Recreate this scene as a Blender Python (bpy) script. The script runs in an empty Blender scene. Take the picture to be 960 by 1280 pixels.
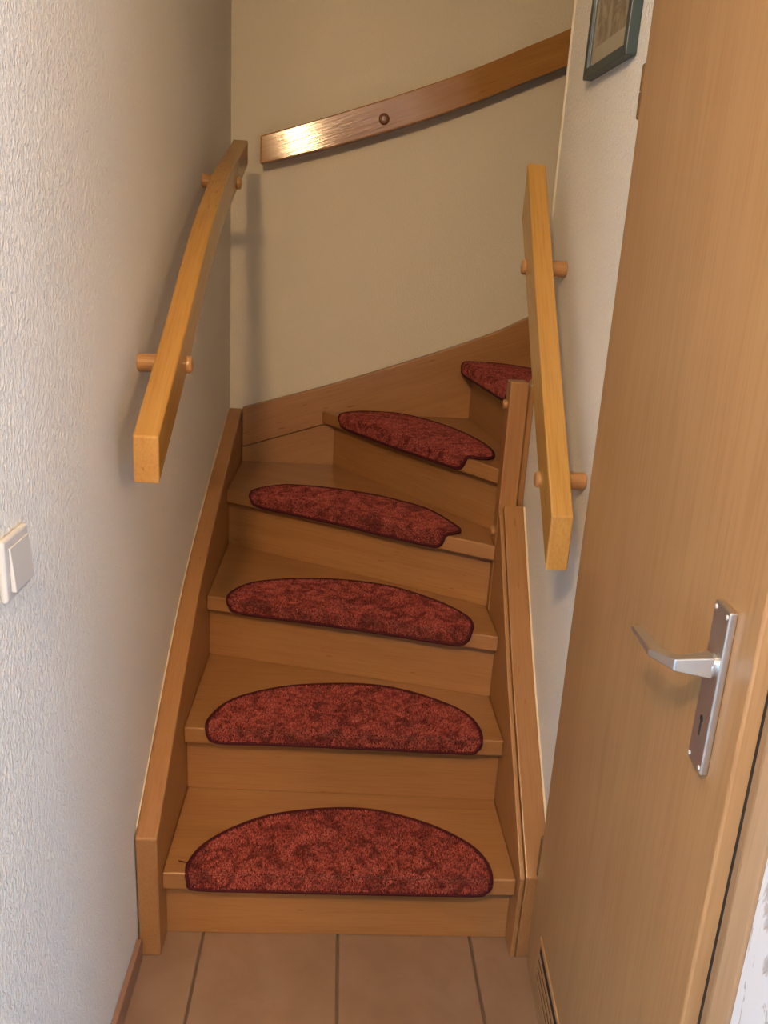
import bpy, bmesh, math, random
from mathutils import Vector, Matrix
random.seed(4)
S = bpy.context.scene
COL = S.collection

# ------------------------------------------------------------------ camera
F_PX = 1034.68
yaw, pitch, roll = (math.radians(a) for a in (3.6149, 16.6796, 3.3856))
Fw = Vector((math.sin(yaw)*math.cos(pitch), math.cos(yaw)*math.cos(pitch), -math.sin(pitch)))
Rt = Vector((math.cos(yaw), -math.sin(yaw), 0)); Up = Rt.cross(Fw)
R2 = Rt*math.cos(roll) + Up*math.sin(roll); U2 = -Rt*math.sin(roll) + Up*math.cos(roll)
cd = bpy.data.cameras.new('camera'); cam = bpy.data.objects.new('camera', cd); COL.objects.link(cam)
cd.sensor_fit = 'HORIZONTAL'; cd.sensor_width = 36; cd.lens = F_PX*36/960; cd.clip_start = .02
M = Matrix((R2, U2, -Fw)).transposed().to_4x4(); M.translation = Vector((-.0474, -1.6299, 1.4397))
cam.matrix_world = M; S.camera = cam

# ------------------------------------------------------------------ light
W = bpy.data.worlds.new('daylight'); S.world = W; W.use_nodes = True
bg = W.node_tree.nodes['Background']; bg.inputs[0].default_value = (.13, .52, 1, 1); bg.inputs[1].default_value = 14.5
S.view_settings.view_transform = 'Standard'; S.view_settings.look = 'None'
S.view_settings.gamma = 1; S.view_settings.use_curve_mapping = False
S.view_settings.exposure = 0.20
LAMP = Vector((-.41, -2.0, 2.26)); LAMP_W = 111; LAMP_C = (1, .65, .32)
LAMP2 = Vector((.62, -2.25, 1.80)); LAMP2_W = 58; LAMP2_C = (1, .60, .26)

# ------------------------------------------------------------------ helpers
def N(nt, t, **kw):
    n = nt.nodes.new(t)
    for k, v in kw.items():
        if k in n.inputs: n.inputs[k].default_value = v
        else: setattr(n, k, v)
    return n
def base_mat(name, rough=.5, spec=.5):
    m = bpy.data.materials.new(name); m.use_nodes = True; nt = m.node_tree
    b = nt.nodes['Principled BSDF']; b.inputs['Roughness'].default_value = rough
    b.inputs['Specular IOR Level'].default_value = spec
    return m, nt, b
def ramp(nt, stops):
    r = nt.nodes.new('ShaderNodeValToRGB'); e = r.color_ramp.elements
    while len(e) < len(stops): e.new(.5)
    for el, (p, c) in zip(e, stops): el.position = p; el.color = (*c, 1)
    return r
def plain(name, c, rough=.5, metal=0, spec=.5, noise=.06, scale=30):
    m, nt, b = base_mat(name, rough, spec); b.inputs['Metallic'].default_value = metal
    tc = N(nt, 'ShaderNodeTexCoord'); n = N(nt, 'ShaderNodeTexNoise', Scale=scale, Detail=4.0)
    nt.links.new(tc.outputs['Object'], n.inputs['Vector'])
    r = ramp(nt, [(.3, tuple(x*(1-noise) for x in c)), (.7, tuple(min(1, x*(1+noise)) for x in c))])
    nt.links.new(n.outputs['Fac'], r.inputs[0]); nt.links.new(r.outputs[0], b.inputs['Base Color'])
    return m
def wood(name, c1, c2, axis, rough=.34, rot=(0, 0, 0), gs=1.0, bump=.04, flecks=True):
    """beech: long soft bands along axis, fine pores and short dark flecks"""
    m, nt, b = base_mat(name, rough, .5)
    tc = N(nt, 'ShaderNodeTexCoord'); oi = N(nt, 'ShaderNodeObjectInfo')
    mp0 = N(nt, 'ShaderNodeMapping'); mp0.inputs['Rotation'].default_value = rot
    nt.links.new(tc.outputs['Object'], mp0.inputs['Vector'])
    add = N(nt, 'ShaderNodeVectorMath', operation='MULTIPLY_ADD')
    cmb = N(nt, 'ShaderNodeCombineXYZ')
    for i, k in enumerate((7.1, 3.3, 5.7)):
        mm = N(nt, 'ShaderNodeMath', operation='MULTIPLY'); mm.inputs[1].default_value = k
        nt.links.new(oi.outputs['Random'], mm.inputs[0]); nt.links.new(mm.outputs[0], cmb.inputs[i])
    nt.links.new(mp0.outputs[0], add.inputs[0]); add.inputs[1].default_value = (1, 1, 1)
    nt.links.new(cmb.outputs[0], add.inputs[2])
    def stretched(a, l):
        mp = N(nt, 'ShaderNodeMapping'); s = [a, a, a]; s['XYZ'.index(axis)] = l
        mp.inputs['Scale'].default_value = s; nt.links.new(add.outputs[0], mp.inputs['Vector']); return mp
    n1 = N(nt, 'ShaderNodeTexNoise', Scale=1.0, Detail=5.0, Roughness=.6, Distortion=.6)
    nt.links.new(stretched(16*gs, 1.1*gs).outputs[0], n1.inputs['Vector'])
    n2 = N(nt, 'ShaderNodeTexNoise', Scale=1.0, Detail=2.0, Roughness=.5)
    nt.links.new(stretched(220*gs, 9*gs).outputs[0], n2.inputs['Vector'])
    r = ramp(nt, [(.28, c2), (.72, c1)]); nt.links.new(n1.outputs['Fac'], r.inputs[0])
    mx = N(nt, 'ShaderNodeMix', data_type='RGBA', blend_type='MULTIPLY'); mx.inputs[0].default_value = 1
    r2 = ramp(nt, [(.33, (.90, .86, .82)), (.55, (1, 1, 1))]); nt.links.new(n2.outputs['Fac'], r2.inputs[0])
    nt.links.new(r.outputs[0], mx.inputs[6]); nt.links.new(r2.outputs[0], mx.inputs[7])
    out = mx
    if flecks:
        n3 = N(nt, 'ShaderNodeTexNoise', Scale=1.0, Detail=1.0)
        nt.links.new(stretched(95*gs, 16*gs).outputs[0], n3.inputs['Vector'])
        r3 = ramp(nt, [(.22, (.72, .62, .52)), (.27, (1, 1, 1))]); nt.links.new(n3.outputs['Fac'], r3.inputs[0])
        m2 = N(nt, 'ShaderNodeMix', data_type='RGBA', blend_type='MULTIPLY'); m2.inputs[0].default_value = 1
        nt.links.new(mx.outputs[2], m2.inputs[6]); nt.links.new(r3.outputs[0], m2.inputs[7]); out = m2
    hv = N(nt, 'ShaderNodeHueSaturation'); mr = N(nt, 'ShaderNodeMapRange')
    mr.inputs['To Min'].default_value = .93; mr.inputs['To Max'].default_value = 1.07
    nt.links.new(oi.outputs['Random'], mr.inputs['Value']); nt.links.new(mr.outputs[0], hv.inputs['Value'])
    nt.links.new(out.outputs[2], hv.inputs['Color']); nt.links.new(hv.outputs[0], b.inputs['Base Color'])
    bp = N(nt, 'ShaderNodeBump', Strength=bump, Distance=.001)
    nt.links.new(n2.outputs['Fac'], bp.inputs['Height']); nt.links.new(bp.outputs[0], b.inputs['Normal'])
    return m
def wallpaper(name, c, scale=200, strength=.85, dist=.0022):
    m, nt, b = base_mat(name, .75, .3)
    tc = N(nt, 'ShaderNodeTexCoord'); mp = N(nt, 'ShaderNodeMapping'); mp.inputs['Scale'].default_value = (1, 1, .62)
    nt.links.new(tc.outputs['Object'], mp.inputs['Vector'])
    v = N(nt, 'ShaderNodeTexNoise', Scale=scale, Detail=3.0, Roughness=.55, Distortion=.7)
    nt.links.new(mp.outputs[0], v.inputs['Vector'])
    r = ramp(nt, [(.42, (0, 0, 0)), (.68, (1, 1, 1))]); nt.links.new(v.outputs['Fac'], r.inputs[0])
    bp = N(nt, 'ShaderNodeBump', Strength=strength, Distance=dist)
    nt.links.new(r.outputs[0], bp.inputs['Height']); nt.links.new(bp.outputs[0], b.inputs['Normal'])
    n = N(nt, 'ShaderNodeTexNoise', Scale=3.0, Detail=4.0); nt.links.new(tc.outputs['Object'], n.inputs['Vector'])
    r2 = ramp(nt, [(.3, tuple(x*.95 for x in c)), (.7, c)]); nt.links.new(n.outputs['Fac'], r2.inputs[0])
    nt.links.new(r2.outputs[0], b.inputs['Base Color'])
    return m
def carpet(name):
    m, nt, b = base_mat(name, .95, .1)
    b.inputs['Sheen Weight'].default_value = .35; b.inputs['Sheen Roughness'].default_value = .5
    b.inputs['Sheen Tint'].default_value = (.9, .45, .4, 1)
    tc = N(nt, 'ShaderNodeTexCoord')
    n1 = N(nt, 'ShaderNodeTexNoise', Scale=20.0, Detail=6.0, Roughness=.65, Distortion=1.6)
    n2 = N(nt, 'ShaderNodeTexNoise', Scale=240.0, Detail=3.0, Roughness=.75)
    for n in (n1, n2): nt.links.new(tc.outputs['Object'], n.inputs['Vector'])
    r1 = ramp(nt, [(.40, (.13, .018, .016)), (.5, (.30, .053, .043)), (.60, (.39, .088, .066))])
    nt.links.new(n1.outputs['Fac'], r1.inputs[0])
    r2 = ramp(nt, [(.38, (.45, .40, .42)), (.50, (.95, .95, .95)), (.62, (1.5, 1.5, 1.5))])
    nt.links.new(n2.outputs['Fac'], r2.inputs[0])
    mx = N(nt, 'ShaderNodeMix', data_type='RGBA', blend_type='MULTIPLY'); mx.inputs[0].default_value = 1
    nt.links.new(r1.outputs[0], mx.inputs[6]); nt.links.new(r2.outputs[0], mx.inputs[7])
    geo = N(nt, 'ShaderNodeNewGeometry'); r3 = ramp(nt, [(0, (.30, .26, .28)), (.35, (.85, .85, .85)), (1, (1.35, 1.35, 1.35))])
    nt.links.new(geo.outputs['Random Per Island'], r3.inputs[0])
    m3 = N(nt, 'ShaderNodeMix', data_type='RGBA', blend_type='MULTIPLY'); m3.inputs[0].default_value = 1
    nt.links.new(mx.outputs[2], m3.inputs[6]); nt.links.new(r3.outputs[0], m3.inputs[7])
    nt.links.new(m3.outputs[2], b.inputs['Base Color'])
    return m
def plaster_patch(name):
    m, nt, b = base_mat(name, .8, .2)
    tc = N(nt, 'ShaderNodeTexCoord'); mp = N(nt, 'ShaderNodeMapping'); mp.inputs['Scale'].default_value = (1, 1, .35)
    mp.inputs['Rotation'].default_value = (.35, 0, 0)
    nt.links.new(tc.outputs['Object'], mp.inputs['Vector'])
    n = N(nt, 'ShaderNodeTexNoise', Scale=34.0, Detail=5.0, Roughness=.55, Distortion=1.2)
    nt.links.new(mp.outputs[0], n.inputs['Vector'])
    r = ramp(nt, [(.55, (.68, .69, .70)), (.59, (.47, .43, .42))]); nt.links.new(n.outputs['Fac'], r.inputs[0])
    nt.links.new(r.outputs[0], b.inputs['Base Color'])
    r2 = ramp(nt, [(.55, (1, 1, 1)), (.63, (0, 0, 0))]); nt.links.new(n.outputs['Fac'], r2.inputs[0])
    bp = N(nt, 'ShaderNodeBump', Strength=.5, Distance=.003)
    nt.links.new(r2.outputs[0], bp.inputs['Height']); nt.links.new(bp.outputs[0], b.inputs['Normal'])
    return m
def tile_mat(name):
    m, nt, b = base_mat(name, .42, .45)
    tc = N(nt, 'ShaderNodeTexCoord'); oi = N(nt, 'ShaderNodeObjectInfo')
    ad = N(nt, 'ShaderNodeVectorMath', operation='ADD')
    nt.links.new(tc.outputs['Object'], ad.inputs[0]); nt.links.new(oi.outputs['Location'], ad.inputs[1])
    n = N(nt, 'ShaderNodeTexNoise', Scale=9.0, Detail=6.0, Roughness=.6, Distortion=.4)
    nt.links.new(ad.outputs[0], n.inputs['Vector'])
    r = ramp(nt, [(.3, (.205, .128, .083)), (.5, (.232, .148, .099)), (.72, (.26, .174, .122))])
    nt.links.new(n.outputs['Fac'], r.inputs[0]); nt.links.new(r.outputs[0], b.inputs['Base Color'])
    bp = N(nt, 'ShaderNodeBump', Strength=.08, Distance=.002)
    nt.links.new(n.outputs['Fac'], bp.inputs['Height']); nt.links.new(bp.outputs[0], b.inputs['Normal'])
    return m
def print_mat(name):
    m, nt, b = base_mat(name, .7, .2)
    tc = N(nt, 'ShaderNodeTexCoord')
    n = N(nt, 'ShaderNodeTexNoise', Scale=17.0, Detail=8.0, Roughness=.65, Distortion=1.5)
    nt.links.new(tc.outputs['Object'], n.inputs['Vector'])
    r = ramp(nt, [(.38, (.07, .035, .018)), (.47, (.26, .17, .10)), (.56, (.52, .44, .32))])
    nt.links.new(n.outputs['Fac'], r.inputs[0]); nt.links.new(r.outputs[0], b.inputs['Base Color'])
    return m

WA, WB = (.36, .182, .070), (.298, .141, .050)
DA, DB = (.385, .228, .103), (.352, .203, .088)
MAT = {
 'wood_x': wood('beech_along_width', WA, WB, 'X'),
 'wood_y': wood('beech_along_depth', WA, WB, 'Y'),
 'wood_z': wood('beech_upright', WA, WB, 'Z'),
 'wood_left': wood('beech_left_stringer', WA, WB, 'Y', rot=(-.47, 0, 0)),
 'wood_right': wood('beech_right_stringer', WA, WB, 'Y', rot=(-.83, 0, 0)),
 'wood_back': wood('beech_back_stringer', WA, WB, 'X', rot=(0, .34, 0)),
 'rail_left': wood('beech_left_rail', (.43, .240, .064), (.37, .190, .046), 'Y', rough=.24, rot=(-.54, 0, 0)),
 'rail_right': wood('beech_right_rail', (.43, .250, .070), (.37, .20, .050), 'Y', rough=.24, rot=(-.88, 0, 0)),
 'rail_back': wood('beech_back_rail', (.40, .205, .065), (.33, .152, .044), 'X', rough=.11, rot=(0, .38, 0), bump=.3),
 'door': wood('beech_door_veneer', DA, DB, 'Z', rough=.38, gs=.8, flecks=False),
 'casing': wood('beech_casing', (.33, .215, .118), (.30, .19, .10), 'Z', rough=.42, gs=1.0, flecks=False),
 'knob': plain('turned_beech', (.38, .20, .08), .3),
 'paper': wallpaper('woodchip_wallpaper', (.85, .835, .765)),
 'paper_back': wallpaper('woodchip_wallpaper_warm_shade', (.70, .65, .535), strength=.35),  # same paper as the side walls, dimmer warm light put into its colour
 'bead': plain('cream_corner_bead', (.85, .80, .68), .5),
 'ceil': plain('white_ceiling', (.8, .78, .74), .8),
 'patch': plaster_patch('rough_smeared_plaster'),
 'carpet': carpet('maroon_carpet'),
 'backing': plain('dark_carpet_backing', (.10, .018, .014), .95, spec=.1),
 'binding': plain('maroon_binding', (.055, .006, .010), .8, spec=.2, noise=.3, scale=300),
 'tile': tile_mat('terracotta_tile'),
 'grout': plain('brown_grout', (.11, .075, .05), .9),
 'skirt': plain('rosy_brown_skirting', (.27, .155, .105), .5),
 'steel': plain('brushed_nickel', (.66, .64, .61), .40, 1, noise=.04),
 'bronze': plain('bronze_hinge', (.16, .085, .035), .4, .3),
 'dark': plain('recess_shade', (.012, .009, .006), .8),  # black fill, shade of gap, vent slots and keyhole put into the colour
 'white': plain('white_plastic', (.54, .53, .50), .4, noise=.01),
 'frame': plain('dark_teal_frame', (.030, .052, .056), .45),
 'mount': plain('cream_mount', (.62, .56, .43), .8),
 'print': print_mat('brown_sketch_print'),
 'caulk': plain('cream_caulk', (.66, .55, .38), .6),
 'darkened': wood('brown_bounce_absorber', (.075, .045, .025), (.05, .03, .016), 'Z', rough=.6),  # dark finish added to soak up daylight bouncing in the hall
 'knob_dark': plain('dark_turned_wood', (.16, .06, .025), .25),
}
def glass_mat():
    m, nt, b = base_mat('picture_glass', .05)
    b.inputs['Transmission Weight'].default_value = 1; b.inputs['IOR'].default_value = 1.45
    b.inputs['Base Color'].default_value = (.95, .97, .96, 1)
    return m

def box(bm, x0, x1, y0, y1, z0, z1):
    v = [bm.verts.new((x, y, z)) for z in (z0, z1) for y in (y0, y1) for x in (x0, x1)]
    for f in ((0, 2, 3, 1), (4, 5, 7, 6), (0, 1, 5, 4), (2, 6, 7, 3), (0, 4, 6, 2), (1, 3, 7, 5)):
        bm.faces.new([v[i] for i in f])
def prism(bm, poly, axis, lo, hi):
    """poly in the two remaining axes (in xyz order), extruded along axis"""
    def P(a, b, c): return {'X': (c, a, b), 'Y': (a, c, b), 'Z': (a, b, c)}[axis]
    A = [bm.verts.new(P(a, b, lo)) for a, b in poly]; B = [bm.verts.new(P(a, b, hi)) for a, b in poly]
    n = len(poly)
    bm.faces.new(A); bm.faces.new(B[::-1])
    for i in range(n): bm.faces.new((A[i], A[(i+1) % n], B[(i+1) % n], B[i]))
def ring_sweep(bm, rings, cap=True):
    R = [[bm.verts.new(p) for p in r] for r in rings]; n = len(R[0])
    for a, b in zip(R, R[1:]):
        for i in range(n): bm.faces.new((a[i], a[(i+1) % n], b[(i+1) % n], b[i]))
    if cap: bm.faces.new(R[0][::-1]); bm.faces.new(R[-1])
def lathe(bm, p0, direction, prof, seg=20):
    """prof: list of (distance along direction, radius)"""
    d = Vector(direction).normalized(); a = d.orthogonal().normalized(); b = d.cross(a)
    ring_sweep(bm, [[Vector(p0)+d*s+(a*math.cos(2*math.pi*i/seg)+b*math.sin(2*math.pi*i/seg))*r for i in range(seg)] for s, r in prof])
def tube(bm, pts, r, seg=8, closed=False):
    n = len(pts); rings = []
    for i, p in enumerate(pts):
        q0 = pts[(i-1) % n] if closed or i > 0 else p; q1 = pts[(i+1) % n] if closed or i < n-1 else p
        d = (q1-q0).normalized(); a = d.cross(Vector((.13, .2, 1))).normalized(); b = d.cross(a)
        rings.append([p+(a*math.cos(2*math.pi*k/seg)+b*math.sin(2*math.pi*k/seg))*r for k in range(seg)])
    if closed:
        R = [[bm.verts.new(q) for q in g] for g in rings]
        for i in range(n):
            A, B = R[i], R[(i+1) % n]
            for k in range(seg): bm.faces.new((A[k], A[(k+1) % seg], B[(k+1) % seg], B[k]))
    else: ring_sweep(bm, rings)
def mk(name, bm, mat, parent=None, bevel=0, smooth=False, seg=2, local=False):
    bmesh.ops.recalc_face_normals(bm, faces=bm.faces)
    me = bpy.data.meshes.new(name); bm.to_mesh(me); bm.free()
    me.materials.append(MAT[mat] if isinstance(mat, str) else mat)
    o = bpy.data.objects.new(name, me); COL.objects.link(o)
    if smooth:
        for p in me.polygons: p.use_smooth = True
    if bevel:
        b = o.modifiers.new('bevel', 'BEVEL'); b.width = bevel; b.segments = seg; b.limit_method = 'ANGLE'; b.angle_limit = .6
        b.harden_normals = False
    if parent:
        o.parent = parent
        if not local:
            root = parent
            o.matrix_parent_inverse = WM(parent).inverted()
    return o
def WM(o):
    m = o.matrix_basis.copy()
    if o.parent: m = WM(o.parent) @ o.matrix_parent_inverse @ m
    return m
def thing(name, loc, label, cat, group=None, rz=0):
    o = bpy.data.objects.new(name, None); COL.objects.link(o); o.location = loc; o.rotation_euler = (0, 0, rz)
    o.empty_display_size = .05; o['label'] = label; o['category'] = cat
    if group: o['group'] = group
    return o
def struct(name, bm, mat, label, cat, bevel=0):
    o = mk(name, bm, mat, bevel=bevel); o['kind'] = 'structure'; o['label'] = label; o['category'] = cat
    return o
def BM(): return bmesh.new()
def catmull(pts, sub=8, closed=False):
    n = len(pts); out = []
    for i in range(n if closed else n-1):
        g = lambda k: Vector(pts[k % n] if closed else pts[max(0, min(n-1, k))])
        p0, p1, p2, p3 = g(i-1), g(i), g(i+1), g(i+2)
        for s in range(sub):
            t = s/sub
            out.append(.5*((2*p1)+(p2-p0)*t+(2*p0-5*p1+4*p2-p3)*t*t+(3*p1-p0-3*p2+p3)*t**3))
    if not closed: out.append(Vector(pts[-1]))
    return out

# ------------------------------------------------------------------ the room
XL, XR, YB = -.424, .445, 1.268         # wall faces
YE = .465                               # end of the wall beside the stairs
REAR = -4.6; MOUTH = -1.45          # the passage opens into a wider hall
# door wall runs slightly inwards towards the hall
A = Vector((.4114, -.2029)); E = Vector((-.06634, -.9978)); NN = Vector((-.9978, .06634))
def dw(x, off): p = A + E*x - NN*off; return p          # off: depth behind the leaf face
DOOR_H = 1.995

bm = BM(); box(bm, -1.9, 2.5, REAR-.1, 1.38, -.12, -.004)
floor = struct('floor', bm, 'grout', 'tiled hall floor with dark grout at the foot of the stairs', 'floor')
T = .2963; G = .0062
bm = BM(); box(bm, -T/2+G/2, T/2-G/2, -T/2+G/2, T/2-G/2, -.006, 0)
bmesh.ops.recalc_face_normals(bm, faces=bm.faces)
tme = bpy.data.meshes.new('tile'); bm.to_mesh(tme); bm.free(); tme.materials.append(MAT['tile'])
for i in range(-6, 6):
    for j in range(0, 15):
        cx, cy = -.0006+T*(i+.5), -.252-T*j
        o = bpy.data.objects.new('tile', tme); COL.objects.link(o); o.location = (cx, cy, 0); o.parent = floor
        b = o.modifiers.new('bevel', 'BEVEL'); b.width = .0015; b.segments = 2
for o in list(floor.children):          # rows that would run under the walls are cut away
    if o.location.y > MOUTH-.1 and abs(o.location.x) > .6: bpy.data.objects.remove(o)

bm = BM(); box(bm, XL-.1, XL, MOUTH, YB+.1, -.1, 4.9)
struct('wall_left', bm, 'paper', 'cream woodchip papered wall carrying the light switch', 'wall')
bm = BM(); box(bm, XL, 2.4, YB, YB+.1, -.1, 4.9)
struct('wall_back', bm, 'paper_back', 'papered wall behind the winding steps, dim warm light tinted into its paper', 'wall')
bm = BM()
q = [(XR, -.165), (XR, YE-.014), (XR+.014, YE), (XR+.14, YE), (XR+.14, -.165)]
prism(bm, q, 'Z', -.1, 4.9)
struct('wall_right', bm, 'paper', 'papered wall between the stairs and the door, holding the framed picture', 'wall')
bm = BM()
prof = [(XR+.014+.0165*math.cos(t), YE-.014+.0165*math.sin(t)) for t in [math.pi*k/12 for k in range(6, 16)]]
prism(bm, prof, 'Z', 1.1, 4.9)
struct('trim_1', bm, 'bead', 'slim cream corner bead on the free end of the right wall', 'trim')
# wall around the door
def dwpoly(pts): return [tuple(dw(x, o)) for x, o in pts]
bm = BM()
prism(bm, dwpoly([(-.075, .045), (-.004, .045), (-.004, .17), (-.075, .17)]), 'Z', -.1, 2.5)
prism(bm, dwpoly([(-.004, .036), (.7668, .036), (.7668, .17), (-.004, .17)]), 'Z', 2.0, 2.5)
prism(bm, dwpoly([(.7668, .030), (1.25, .030), (1.25, .17), (.7668, .17)]), 'Z', -.1, 2.5)
prism(bm, dwpoly([(-.075, .17), (1.25, .17), (1.25, .20), (-.075, .20)]), 'Z', -.1, 2.5)  # added unseen panel closing the doorway against light leaks
struct('wall_door', bm, 'patch', 'rough white plaster wall with smeared patches beside the door casing', 'wall')
bm = BM(); box(bm, -1.9, 1.9, REAR, -.15, 2.5, 2.62)
struct('ceiling', bm, 'ceil', 'white hall ceiling', 'ceiling')
bm = BM(); box(bm, XL, XR, -.15, -.05, 2.5, 4.9)
struct('wall_front', bm, 'paper', 'upper papered wall over the hall ceiling edge', 'wall')
bm = BM(); box(bm, XL-.1, 2.5, -.15, YB+.1, 4.9, 5.0)
struct('ceiling_stairwell', bm, 'ceil', 'white stairwell ceiling', 'ceiling')
bm = BM(); box(bm, 2.4, 2.5, -.15, YB+.1, -.1, 4.9); box(bm, XR+.14, 2.4, YE-.1, YE, -.1, 4.9)
struct('wall_upper', bm, 'paper', 'papered wall of the upper flight', 'wall')
# the wider hall behind the photographer, with a window in each end wall
bm = BM(); box(bm, -1.9, 1.9, REAR-.1, REAR, -.1, 2.5)
struct('wall_rear', bm, 'darkened', 'unseen clad wall at the back of the hall', 'wall')  # made dark brown to keep bounced daylight off the back wall
bm = BM(); box(bm, -1.9, XL-.1, MOUTH, MOUTH+.1, -.1, 2.5); box(bm, .47, 1.9, MOUTH, MOUTH+.1, -.1, 2.5)
struct('wall_hall', bm, 'paper', 'papered hall wall on both sides of the passage', 'wall')
WIN = (-4.45, -3.0, .15, 2.2)
for sx, nm in ((-1, 'west'), (1, 'east')):
    x0, x1 = sorted((sx*1.8, sx*1.9)); bm = BM()
    box(bm, x0, x1, REAR, WIN[0], -.1, 2.5); box(bm, x0, x1, WIN[1], MOUTH, -.1, 2.5)
    box(bm, x0, x1, WIN[0], WIN[1], -.1, WIN[2]); box(bm, x0, x1, WIN[0], WIN[1], WIN[3], 2.5)
    struct('wall_'+nm, bm, 'paper', 'hall end wall with a tall window opening', 'wall')
    pd = bpy.data.lights.new('daylight_portal', 'AREA'); pd.shape = 'RECTANGLE'; pd.size = WIN[3]-WIN[2]; pd.size_y = WIN[1]-WIN[0]
    pd.cycles.is_portal = True
    po = bpy.data.objects.new('daylight_portal', pd); COL.objects.link(po)
    po.location = (sx*1.85, (WIN[0]+WIN[1])/2, (WIN[2]+WIN[3])/2); po.rotation_euler = (0, sx*math.pi/2, 0)
bm = BM(); box(bm, XL, XL+.011, MOUTH, -.204, 0, .054)
o = struct('baseboard_left', bm, 'skirt', 'narrow rosy brown skirting along the left wall', 'baseboard', .0015)

# ------------------------------------------------------------------ staircase
H, TH, SB = .1878, .0413, .0366
xl, xr, yb = -.377, .377, 1.222
st = thing('staircase', (0, -.2, 0), 'winding beech wood staircase turning right between papered walls', 'staircase')
NOSE = {1: ((xl, -.1643), (xr, -.1709)), 2: ((xl, .0964), (xr, .071)), 3: ((xl, .4434), (xr, .2434)), 4: ((xl, .8343), (xr, .3943)),
        5: ((-.1023, yb), (.3917, .458)), 6: ((.3722, yb), (.43, .556)), 7: ((.70, yb), (.62, .51)), 8: ((.95, yb), (.90, .51))}
def back_off(k, d):
    a, b = Vector(NOSE[k][0]), Vector(NOSE[k][1]); e = (b-a).normalized(); n = Vector((-e.y, e.x))
    a2, b2 = a+n*d, b+n*d
    # re-trim to the boundary lines
    if k <= 4:
        f = lambda x: a2 + (b2-a2)*((x-a2.x)/(b2.x-a2.x)); return f(xl), f(xr)
    g = lambda y: a2 + (b2-a2)*((y-a2.y)/(b2.y-a2.y))
    return g(yb), g(b.y)
PL = {}
def plank(k):
    if k not in PL:
        e = Vector(NOSE[k][1])-Vector(NOSE[k][0]); PL[k] = wood('beech_step', WA, WB, 'X', rot=(0, 0, -math.atan2(e.y, e.x)))
    return PL[k]
for k in range(1, 8):
    a, b = Vector(NOSE[k][0]), Vector(NOSE[k][1]); c, d = back_off(k+1, SB+.008)
    poly = [a, b]
    if k == 4: poly += [Vector((xr, .458))]
    if k == 5: poly += [Vector((.432, .458)), Vector((.432, .553))]
    poly += [d, c]
    if k == 4: poly += [Vector((xl, yb))]
    if k >= 6: poly = [a, b, d, c]
    bm = BM(); prism(bm, [tuple(p) for p in poly], 'Z', k*H-TH, k*H)
    mk('tread', bm, plank(k), st, .004, seg=3)
for k in range(1, 9):
    a, b = back_off(k, SB); c, d = back_off(k, SB+.018)
    z0 = (k-1)*H+.0005 if k > 1 else .001
    bm = BM(); prism(bm, [tuple(p) for p in (a, b, d, c)], 'Z', z0, k*H-TH)
    mk('riser', bm, plank(k), st, .0008, seg=1)
# left wall stringer with its upright front end
top = [tuple(p) for p in catmull([(-.202, .300), (.03, .448), (.2, .55), (.4, .655), (.7, .765), (.96, .852), (1.22, .936)], 6)]
poly = [(-.194, .001)] + top + [(1.222, .74), (.9, .42), (.4, .12), (.12, .001)]
bm = BM(); prism(bm, poly, 'X', -.4212, xl)
sl = mk('stringer', bm, 'wood_left', st, .004, seg=3); sl['label'] = 'long left wall stringer'
bm = BM(); prism(bm, [(y, z-.003) for y, z in top[1:]] + [(y, z-.03) for y, z in top[:0:-1]], 'X', XL-.0005, -.4214)
mk('caulk_bead', bm, 'caulk', st)
# right wall stringer : core and inner lip
topr = [(-.196, .214), (0, .408), (.13, .542), (.29, .728), (.404, .862)]
tr2 = [tuple(p) for p in catmull(topr, 5)]
poly = [(-.19, .001)] + tr2 + [(.404, .34), (.10, .001)]
bm = BM(); prism(bm, poly, 'X', .3895, .4405)
sr = mk('stringer', bm, 'wood_right', st, .003, seg=3); sr['label'] = 'short right wall stringer'
poly = [(-.19, .001)] + [(y, z-.003) for y, z in tr2[:-1]] + [(.398, .853), (.398, .34), (.10, .001)]
bm = BM(); prism(bm, poly, 'X', xr, .3885); mk('stringer_lip', bm, 'wood_right', st, .003, seg=2)
bm = BM(); prism(bm, [(y, z-.004) for y, z in tr2] + [(y, z-.03) for y, z in tr2[::-1]], 'X', .4407, XR+.0005)
mk('caulk_bead', bm, 'caulk', st)
# back wall stringer in two glued boards
tb = catmull([(-.376, .936), (-.112, 1.018), (.158, 1.112), (.425, 1.214), (.575, 1.286), (.9, 1.47), (1.4, 1.79)], 5)
tb = [tuple(p) for p in tb]
bm = BM(); prism(bm, [(xl+.0005, .8005)] + tb + [(1.4, 1.3), (.9, .95), (.35, .9), (-.1, .8915)], 'Y', yb, YB-.004)
sb_ = mk('stringer', bm, 'wood_back', st, .003, seg=2); sb_['label'] = 'rising stringer on the back wall'
bm = BM(); prism(bm, [(xl+.0005, .72), (xl+.0005, .7985), (-.1, .8895), (.35, .898), (.35, .72)], 'Y', yb+.0006, YB-.004)
mk('stringer_board', bm, 'wood_back', st, .001, seg=1)
bm = BM(); prism(bm, [(x, z-.003) for x, z in tb] + [(x, z-.02) for x, z in tb[::-1]], 'Y', YB-.0045, YB+.0005)
mk('caulk_bead', bm, 'caulk', st)
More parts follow.
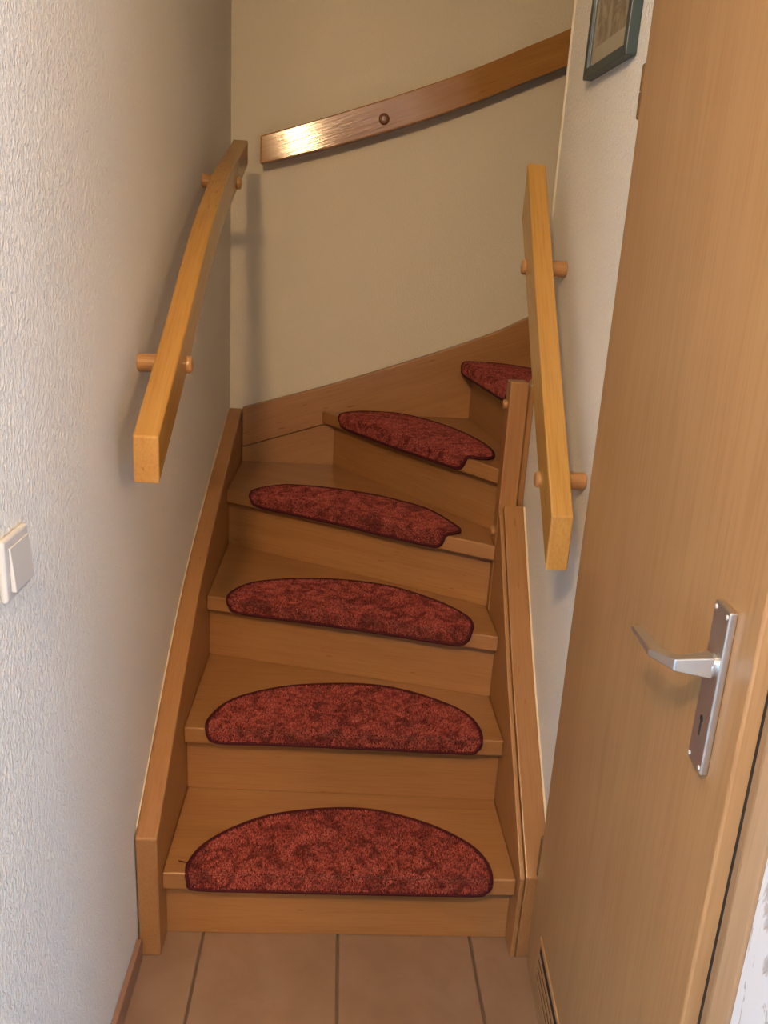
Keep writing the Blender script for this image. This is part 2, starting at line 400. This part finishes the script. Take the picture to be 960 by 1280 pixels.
# newel post on the wall end
bm = BM(); prism(bm, [(xr, .406), (.424, .406), (.424, .456), (xr, .456)], 'Z', .002, 1.178)
nw = mk('newel_post', bm, 'wood_z', st, .004, seg=3)
bm = BM(); box(bm, .4245, XR-.0005, .428, .456, .002, 1.165); mk('rebate_strip', bm, 'wood_z', nw, .002)
for y, z in ((.436, 1.117), (.436, .782)):
    bm = BM(); lathe(bm, (xr+.002, y, z), (-1, 0, 0), [(0, .013), (.008, .013), (.011, .010), (.012, .004)])
    mk('cover_cap', bm, 'knob', nw, smooth=False)
bm = BM(); prism(bm, [(.43, .95), (.43, 1.15), (.5, 1.24), (1.4, 1.90), (1.4, 1.4)], 'Y', .468, .508)
o = mk('stringer', bm, 'wood_back', st, .003); o['label'] = 'inner stringer of the upper flight'

# ------------------------------------------------------------------ stair mats
def interp_outline(pts): return [(p.x, p.y) for p in catmull([(u, v, 0) for u, v in pts], 7, closed=True)]
def stair_mat(k, pts, label, thread=False):
    a, b = Vector(NOSE[k][0]), Vector(NOSE[k][1]); e = (b-a).normalized(); n = Vector((-e.y, e.x))
    TK = .0075; R0 = .0075; zt = k*H
    def fold(u, v, lift):
        """strip coordinates -> place: v below TH hangs on the nosing, above lies on the tread"""
        arc = R0*math.pi/2; s = v-(TH-arc/2); r = R0+lift
        base = a+e*u
        if s < 0: p = base-n*lift; z = zt-R0+s
        elif s < arc:
            t = s/R0; p = base+n*(R0-r*math.cos(t)); z = zt-R0+r*math.sin(t)
        else: p = base+n*(R0+s-arc); z = zt+lift
        return Vector((p.x, p.y, z))
    out = interp_outline(pts); us = [p[0] for p in out]; u0, u1 = min(us), max(us)
    def span(u):
        vs = []
        for (x0, y0), (x1, y1) in zip(out, out[1:]+out[:1]):
            if (x0 <= u) != (x1 <= u): vs.append(y0+(y1-y0)*(u-x0)/(x1-x0))
        return (min(vs), max(vs)) if len(vs) > 1 else None
    mid = a+e*((u0+u1)/2)
    t = thing('stair_mat', (mid.x, mid.y, zt), label, 'stair mat', 'maroon stair mats on the treads')
    nu, nv = 96, 40; bm = BM(); rows = []; rnd = random.Random(k)
    for i in range(nu+1):
        c = .5-.5*math.cos(math.pi*i/nu); u = u0+(u1-u0)*(.0006+.9988*c)
        s = span(u)
        if not s: continue
        rows.append([(u, s[0]+(s[1]-s[0])*j/nv) for j in range(nv+1)])
    topg = []; botg = []
    for r in rows:
        tg = []; bg_ = []
        for j, (u, v) in enumerate(r):
            edge = min(j, nv-j)/nv; ed = min(1, min((v-r[0][1]), (r[-1][1]-v), (u-u0)*1.0+.002, (u1-u)+.002)/.008)
            lift = .0035
            tg.append(bm.verts.new(fold(u, v, lift))); bg_.append(bm.verts.new(fold(u, v, .0008)))
        topg.append(tg); botg.append(bg_)
    m = len(topg)
    for g in (topg, botg):
        for i in range(m-1):
            for j in range(nv): bm.faces.new((g[i][j], g[i+1][j], g[i+1][j+1], g[i][j+1]))
    for i in range(m-1):
        for j in (0, nv): bm.faces.new((topg[i][j], topg[i+1][j], botg[i+1][j], botg[i][j]))
    for i in (0, m-1):
        for j in range(nv): bm.faces.new((topg[i][j], topg[i][j+1], botg[i][j+1], botg[i][j]))
    pad = mk('carpet_pad', bm, 'backing', t, smooth=True)
    # cut pile: short tufts standing on the backing
    vs = []; fs = []; step = .0029; nu2 = int((u1-u0)/step)
    for i in range(nu2):
        uc = u0+(i+.5)*step; sp = span(uc)
        if not sp: continue
        vv = [sp[0]+.003+(j+rnd.uniform(.1, .9))*step for j in range(int((sp[1]-sp[0]-.006)/step))]
        if sp[0] < TH-.008 and sp[1] > TH+.008: vv += [TH+rnd.uniform(-.0065, .0065) for _ in range(7)]
        for v in vv:
            u = uc+rnd.uniform(-.5, .5)*step
            p0 = fold(u, v, .003); p1 = fold(u, v, .004); nrm = (p1-p0).normalized()
            ta = Vector((e.x, e.y, 0)); tb_ = nrm.cross(ta)
            hgt = .0048+rnd.uniform(-.0008, .0008); tilt = ta*rnd.uniform(-.0011, .0011)+tb_*rnd.uniform(-.0011, .0011)
            p1 = p0+nrm*hgt+tilt; ph = rnd.uniform(0, 6.28); k0 = len(vs)
            for c, r in ((p0, .0018), (p1, .0012)):
                for q in range(3):
                    aa = ph+q*2.0944; vs.append(c+ta*(math.cos(aa)*r)+tb_*(math.sin(aa)*r))
            fs += [(k0, k0+1, k0+4, k0+3), (k0+1, k0+2, k0+5, k0+4), (k0+2, k0, k0+3, k0+5), (k0+3, k0+4, k0+5)]
    me = bpy.data.meshes.new('pile'); me.from_pydata(vs, [], fs); me.materials.append(MAT['carpet'])
    po = bpy.data.objects.new('pile', me); COL.objects.link(po); po.parent = t; po.matrix_parent_inverse = WM(t).inverted()
    po['kind'] = 'stuff'
    bm = BM(); tube(bm, [fold(u, v, .0050) for u, v in out], .0048, 8, closed=True)
    mk('binding', bm, 'binding', t, smooth=True)
    if thread:
        bm = BM(); u, v = u0+.004, .062
        tube(bm, [fold(u-.028, v+.014, .0015), fold(u-.016, v+.009, .003), fold(u-.006, v+.008, .002), fold(u+.004, v+.004, .003)], .0011, 6)
        mk('loose_thread', bm, 'binding', t)
    return t
stair_mat(1, [(.073, .009), (.056, .028), (.053, .07), (.078, .127), (.138, .186), (.221, .232), (.354, .259), (.463, .253), (.577, .209), (.659, .147), (.693, .09), (.698, .035), (.688, .014), (.665, .007), (.53, .006), (.402, .006), (.22, .007)],
          'half-moon maroon carpet mat on the lowest step, loose thread at its edge', True)
stair_mat(2, [(.082, .011), (.058, .030), (.054, .075), (.081, .146), (.133, .198), (.229, .246), (.36, .270), (.46, .268), (.55, .238), (.632, .187), (.675, .143), (.696, .09), (.699, .040), (.689, .018), (.668, .010), (.53, .011), (.377, .012), (.2, .012)],
          'half-moon maroon carpet mat on the second step up from the tiles')
stair_mat(3, [(.096, .010), (.067, .024), (.058, .070), (.082, .146), (.151, .202), (.245, .243), (.344, .263), (.445, .261), (.52, .238), (.584, .207), (.644, .168), (.687, .126), (.706, .085), (.708, .040), (.692, .014), (.66, .008), (.52, .010), (.404, .011), (.25, .010)],
          'half-moon maroon carpet mat on the third step, set on slightly angled tread')
stair_mat(4, [(.123, .013), (.096, .030), (.082, .082), (.115, .170), (.17, .205), (.243, .232), (.33, .247), (.42, .252), (.552, .232), (.63, .196), (.70, .142), (.742, .104), (.752, .078), (.742, .052), (.728, .038), (.718, .016), (.69, .008), (.55, .009), (.415, .012), (.26, .012)],
          'maroon carpet mat on the first winder tread, cut back at one lower corner')
stair_mat(5, [(.150, .012), (.125, .030), (.088, .075), (.084, .150), (.12, .215), (.166, .255), (.27, .274), (.395, .270), (.51, .248), (.621, .213), (.70, .178), (.76, .140), (.795, .104), (.800, .078), (.789, .060), (.768, .050), (.758, .030), (.74, .011), (.70, .008), (.58, .007), (.46, .006), (.3, .008)],
          'maroon carpet mat on the wedge tread beside the newel post')
stair_mat(6, [(.05, .012), (.02, .035), (.006, .08), (.016, .14), (.06, .20), (.14, .245), (.26, .262), (.40, .25), (.50, .21), (.56, .15), (.585, .09), (.583, .035), (.56, .010), (.42, .009), (.25, .009)],
          'maroon carpet mat on the topmost visible step behind the newel post')

# ------------------------------------------------------------------ handrails
def rail(name, loc, label, tops, heights, thick, mat, rods, outdir, knob='knob'):
    """tops: 3-D points of the wall side top edge; thick: vector across the rail"""
    t = thing(name, loc, label, 'handrail', 'beech handrails on the walls')
    P = catmull([(*p, ) for p in tops], 8); n = len(P); Hh = []
    for i in range(n):
        f = i/(n-1)*(len(heights)-1); j = min(int(f), len(heights)-2); Hh.append(heights[j]+(heights[j+1]-heights[j])*(f-j))
    th = Vector(thick); bm = BM()
    ring_sweep(bm, [[p, p+th, p+th-Vector((0, 0, h)), p-Vector((0, 0, h))] for p, h in zip(P, Hh)])
    mk('rail', bm, mat, t, .0035, seg=3)
    od = Vector(outdir)
    for r in rods:
        r = Vector(r)       # point on the wall
        bm = BM(); lathe(bm, r-od*.0, od, [(-.0005, .0145), (0, .0160), (.002, .0175), (.050, .0175)], 20)
        mk('mounting_rod', bm, 'knob', t, smooth=False)
        kx = (th.dot(od))+.048+.0
        bm = BM(); lathe(bm, r+od*(kx-.001), od, [(0, .0165), (.007, .0165), (.0105, .0135), (.012, .007), (.0122, .001)], 20)
        mk('end_knob', bm, knob, t)
    return t
rail('handrail', (XL, -.3, 1.06), 'straight-fronted beech handrail climbing the wall above the light switch',
     [(XL+.048, -.304, 1.152), (XL+.048, -.023, 1.319), (XL+.048, .254, 1.490), (XL+.048, .535, 1.620), (XL+.048, .80, 1.704), (XL+.048, .945, 1.753)],
     [.079, .085, .085, .08, .07, .065], (.042, 0, 0), 'rail_left', [(XL, -.045, 1.237), (XL, .705, 1.620)], (1, 0, 0))
rail('handrail', (XR, -.19, .9), 'steep short beech handrail on the wall by the door, over the newel post',
     [(XR-.050, -.19, 1.012), (XR-.050, -.02, 1.212), (XR-.050, .12, 1.382), (XR-.050, .24, 1.532), (XR-.050, .355, 1.674)],
     [.107, .115, .118, .118], (-.042, 0, 0), 'rail_right', [(XR, -.066, 1.050), (XR, .268, 1.450)], (-1, 0, 0))
rail('handrail', (-.32, YB, 1.72), 'gently curved beech handrail on the back wall, rising past the wall end',
     [(-.322, YB-.048, 1.797), (-.091, YB-.048, 1.873), (.152, YB-.048, 1.959), (.344, YB-.048, 2.035), (.487, YB-.048, 2.1), (.63, YB-.048, 2.166), (1.0, YB-.048, 2.36), (1.5, YB-.048, 2.65)],
     [.081, .092, .097, .098, .1, .102, .104, .106], (0, -.042, 0), 'rail_back', [(.058, YB, 1.868), (1.0, YB, 2.30)], (0, -1, 0), 'knob_dark')

# ------------------------------------------------------------------ door
ang = math.atan2(E.y, E.x)
d = bpy.data.objects.new('door_1', None); COL.objects.link(d); d.location = (A.x, A.y, 0); d.rotation_euler = (0, 0, ang)
d['kind'] = 'structure'; d['label'] = 'closed beech veneer door with vent slots and nickel lever handle'; d['category'] = 'door'
def dmk(name, bm, mat, parent=d, **kw):
    o = mk(name, bm, mat, parent, local=True, **kw); return o
LW = .724
bm = BM(); box(bm, 0, LW, 0, .04, .007, DOOR_H); leaf = dmk('door_leaf', bm, 'door', bevel=.003, seg=2)
# casing (leaf face is local y = 0, corridor on the -y side)
bm = BM()
prism(bm, [(.7300, .0182), (.7315, .0172), (.746, .0150), (.7495, .0155), (.7655, .026), (.7662, .029), (.7662, .06), (.7300, .06)], 'Z', 0, 2.06)
dmk('casing', bm, 'casing', bevel=.001, seg=1)
bm = BM(); box(bm, -.028, -.003, .0335, .045, .0, 2.06); dmk('casing', bm, 'casing', bevel=.001, seg=1)
bm = BM(); box(bm, -.028, .7272, .018, .0355, DOOR_H+.004, 2.06); dmk('casing', bm, 'casing', bevel=.001, seg=1)
bm = BM(); box(bm, LW+.0003, .7297, .0178, .03, .005, DOOR_H); dmk('gap_shade', bm, 'dark')  # black strip standing in for the shade inside the leaf gap
for z0, z1 in ((.225, .322), (1.683, 1.764)):
    hg = BM(); zm = (z0+z1)/2
    lathe(hg, (-.0035, .0035, z0), (0, 0, 1), [(0, .004), (.002, .0062), (zm-z0-.001, .0062)], 14)
    hb = dmk('hinge', hg, 'bronze')
    hg = BM(); lathe(hg, (-.0035, .0035, zm+.001), (0, 0, 1), [(0, .0062), (z1-zm-.003, .0062), (z1-zm-.001, .004)], 14)
    dmk('hinge_sleeve', hg, 'bronze', hb)
# vent
bm = BM(); box(bm, .098, .645, -.0005, .002, .060, .150)
vb = dmk('vent_slot_shade', bm, 'dark')  # leaf has no slots cut, this black sheet gives their shade
bm = BM(); box(bm, .094, .649, -.0028, .002, .149, .160); box(bm, .094, .649, -.0012, .002, .054, .064)
box(bm, .094, .100, -.0012, .002, .0641, .1489); box(bm, .643, .649, -.0012, .002, .0641, .1489)
dmk('vent_frame', bm, 'door', vb, bevel=.0004, seg=1)
for i in range(3):
    z = .0705+i*.0205
    bm = BM(); box(bm, .1002, .6428, -.0012, .001, z, z+.0130)
    dmk('vent_slat', bm, 'door', vb)
# handle
bm = BM(); prism(bm, [(.632, .930), (.673, .930), (.673, 1.120), (.632, 1.120)], 'Y', -.009, -.0003)
pl = dmk('handle_plate', bm, 'steel', bevel=.0022, seg=3); pl['label'] = 'brushed nickel long backplate'
bm = BM(); lathe(bm, (.6555, -.0085, 1.054), (0, -1, 0), [(0, .0125), (.004, .0125), (.005, .011), (.006, .0105)], 20); dmk('collar', bm, 'steel', pl)
path = [((.6555, -.012, 1.054), .021, .024), ((.6565, -.047, 1.054), .017, .0135), ((.617, -.058, 1.0465), .016, .0095), ((.546, -.059, 1.0435), .013, .0055)]
dirs = [(0, -1), (-.55, -.6), (-1, -.14), (-1, 0)]
rings = []
for (p, w, h), (dx, dy) in zip(path, dirs):
    l = math.hypot(dx, dy); nx, ny = -dy/l, dx/l; p = Vector(p)
    rings.append([p+Vector((nx*w/2*a, ny*w/2*a, h/2*c)) for a, c in ((-1, -1), (1, -1), (1, 1), (-1, 1))])
bm = BM(); ring_sweep(bm, rings); dmk('lever', bm, 'steel', pl, bevel=.0015, seg=2)
for x, z in ((.6375, 1.1135), (.6675, 1.1135), (.6375, .9365), (.6675, .9365)):
    bm = BM(); lathe(bm, (x, -.009, z), (0, -1, 0), [(0, .0028), (.0008, .0024), (.001, .0008)], 10); dmk('screw', bm, 'white', pl)
bm = BM(); lathe(bm, (.6525, -.0091, .988), (0, -1, 0), [(0, .0042), (.0003, .0042)], 14); box(bm, .6508, .6542, -.0095, -.0088, .968, .986)
dmk('keyhole', bm, 'dark', pl)

# ------------------------------------------------------------------ light switch
cy, cz = -.697, 1.079
s = thing('light_switch', (XL, cy, cz), 'white plastic rocker light switch on the left papered wall', 'light switch')
bm = BM(); prism(bm, [(cy-.038, cz-.038), (cy+.038, cz-.038), (cy+.038, cz+.038), (cy-.038, cz+.038)], 'X', XL+.0002, XL+.009); mk('plate', bm, 'white', s, .004, seg=3)
bm = BM(); c = [(XL+.0092, cz-.027), (XL+.0155, cz-.027), (XL+.0135, cz), (XL+.0115, cz+.027), (XL+.0092, cz+.027)]
prism(bm, c, 'Y', cy-.027, cy+.031); mk('rocker', bm, 'white', s, .0012)

# ------------------------------------------------------------------ framed picture
y0, y1, z0, z1 = -.045, .228, 1.816, 2.234
p = thing('framed_picture', (XR, .1, z0), 'brown sketch in a dark teal frame hung on the right wall', 'picture')
w = .019; xf, xb = XR-.021, XR-.0005
def bar(pa, pb, qa, qb):
    bm = BM(); A4 = [(xf, *pa), (xf, *pb), (xb, *pb), (xb, *pa)]; B4 = [(xf, *qa), (xf, *qb), (xb, *qb), (xb, *qa)]
    ring_sweep(bm, [A4, B4]); mk('frame_bar', bm, 'frame', p, .002, seg=2)
o_ = [(y0, z0), (y1, z0), (y1, z1), (y0, z1)]; i_ = [(y0+w, z0+w), (y1-w, z0+w), (y1-w, z1-w), (y0+w, z1-w)]
for k in range(4): bar(o_[k], i_[k], o_[(k+1) % 4], i_[(k+1) % 4])
bm = BM(); box(bm, xf+.009, xf+.011, y0+w+.0003, y1-w-.0003, z0+w+.0003, z1-w-.0003); mk('mount', bm, 'mount', p)
bm = BM(); box(bm, xf+.0083, xf+.0092, y0+w+.022, y1-w-.022, z0+w+.034, z1-w-.03); mk('print', bm, 'print', p)
bm = BM(); box(bm, xf+.0045, xf+.0062, y0+w+.0003, y1-w-.0003, z0+w+.0003, z1-w-.0003); mk('glass', bm, glass_mat(), p)

p.rotation_euler = (.035, 0, 0)         # hangs slightly crooked

# ------------------------------------------------------------------ hall lamp (above the camera)
l = thing('ceiling_lamp', (LAMP.x, LAMP.y, 2.5), 'small hall ceiling lamp with round base', 'lamp')
bm = BM(); lathe(bm, (LAMP.x, LAMP.y, 2.4995), (0, 0, -1), [(0, .06), (.02, .06), (.03, .045)], 24); mk('base', bm, 'white', l)
bm = BM(); lathe(bm, (LAMP.x, LAMP.y, 2.4697), (0, 0, -1), [(0, .008), (LAMP.z and 2.4697-LAMP.z-.075, .008)], 10); mk('stem', bm, 'white', l)
ld = bpy.data.lights.new('bulb', 'POINT'); ld.energy = LAMP_W; ld.color = LAMP_C; ld.shadow_soft_size = .09
lo = bpy.data.objects.new('bulb', ld); COL.objects.link(lo); lo.location = LAMP; lo.parent = l; lo.matrix_parent_inverse = WM(l).inverted()

# standing lamp in the hall, to the right behind the camera
fl = thing('floor_lamp', (LAMP2.x, LAMP2.y, 0), 'slim white standing lamp in the hall behind the passage', 'lamp')
bm = BM(); lathe(bm, (LAMP2.x, LAMP2.y, .0005), (0, 0, 1), [(0, .13), (.015, .13), (.025, .03)], 28); mk('base', bm, 'white', fl)
bm = BM(); lathe(bm, (LAMP2.x, LAMP2.y, .0257), (0, 0, 1), [(0, .011), (LAMP2.z-.09, .011)], 12); mk('pole', bm, 'white', fl)
ld = bpy.data.lights.new('bulb', 'POINT'); ld.energy = LAMP2_W; ld.color = LAMP2_C; ld.shadow_soft_size = .09
lo = bpy.data.objects.new('bulb', ld); COL.objects.link(lo); lo.location = LAMP2; lo.parent = fl; lo.matrix_parent_inverse = WM(fl).inverted()
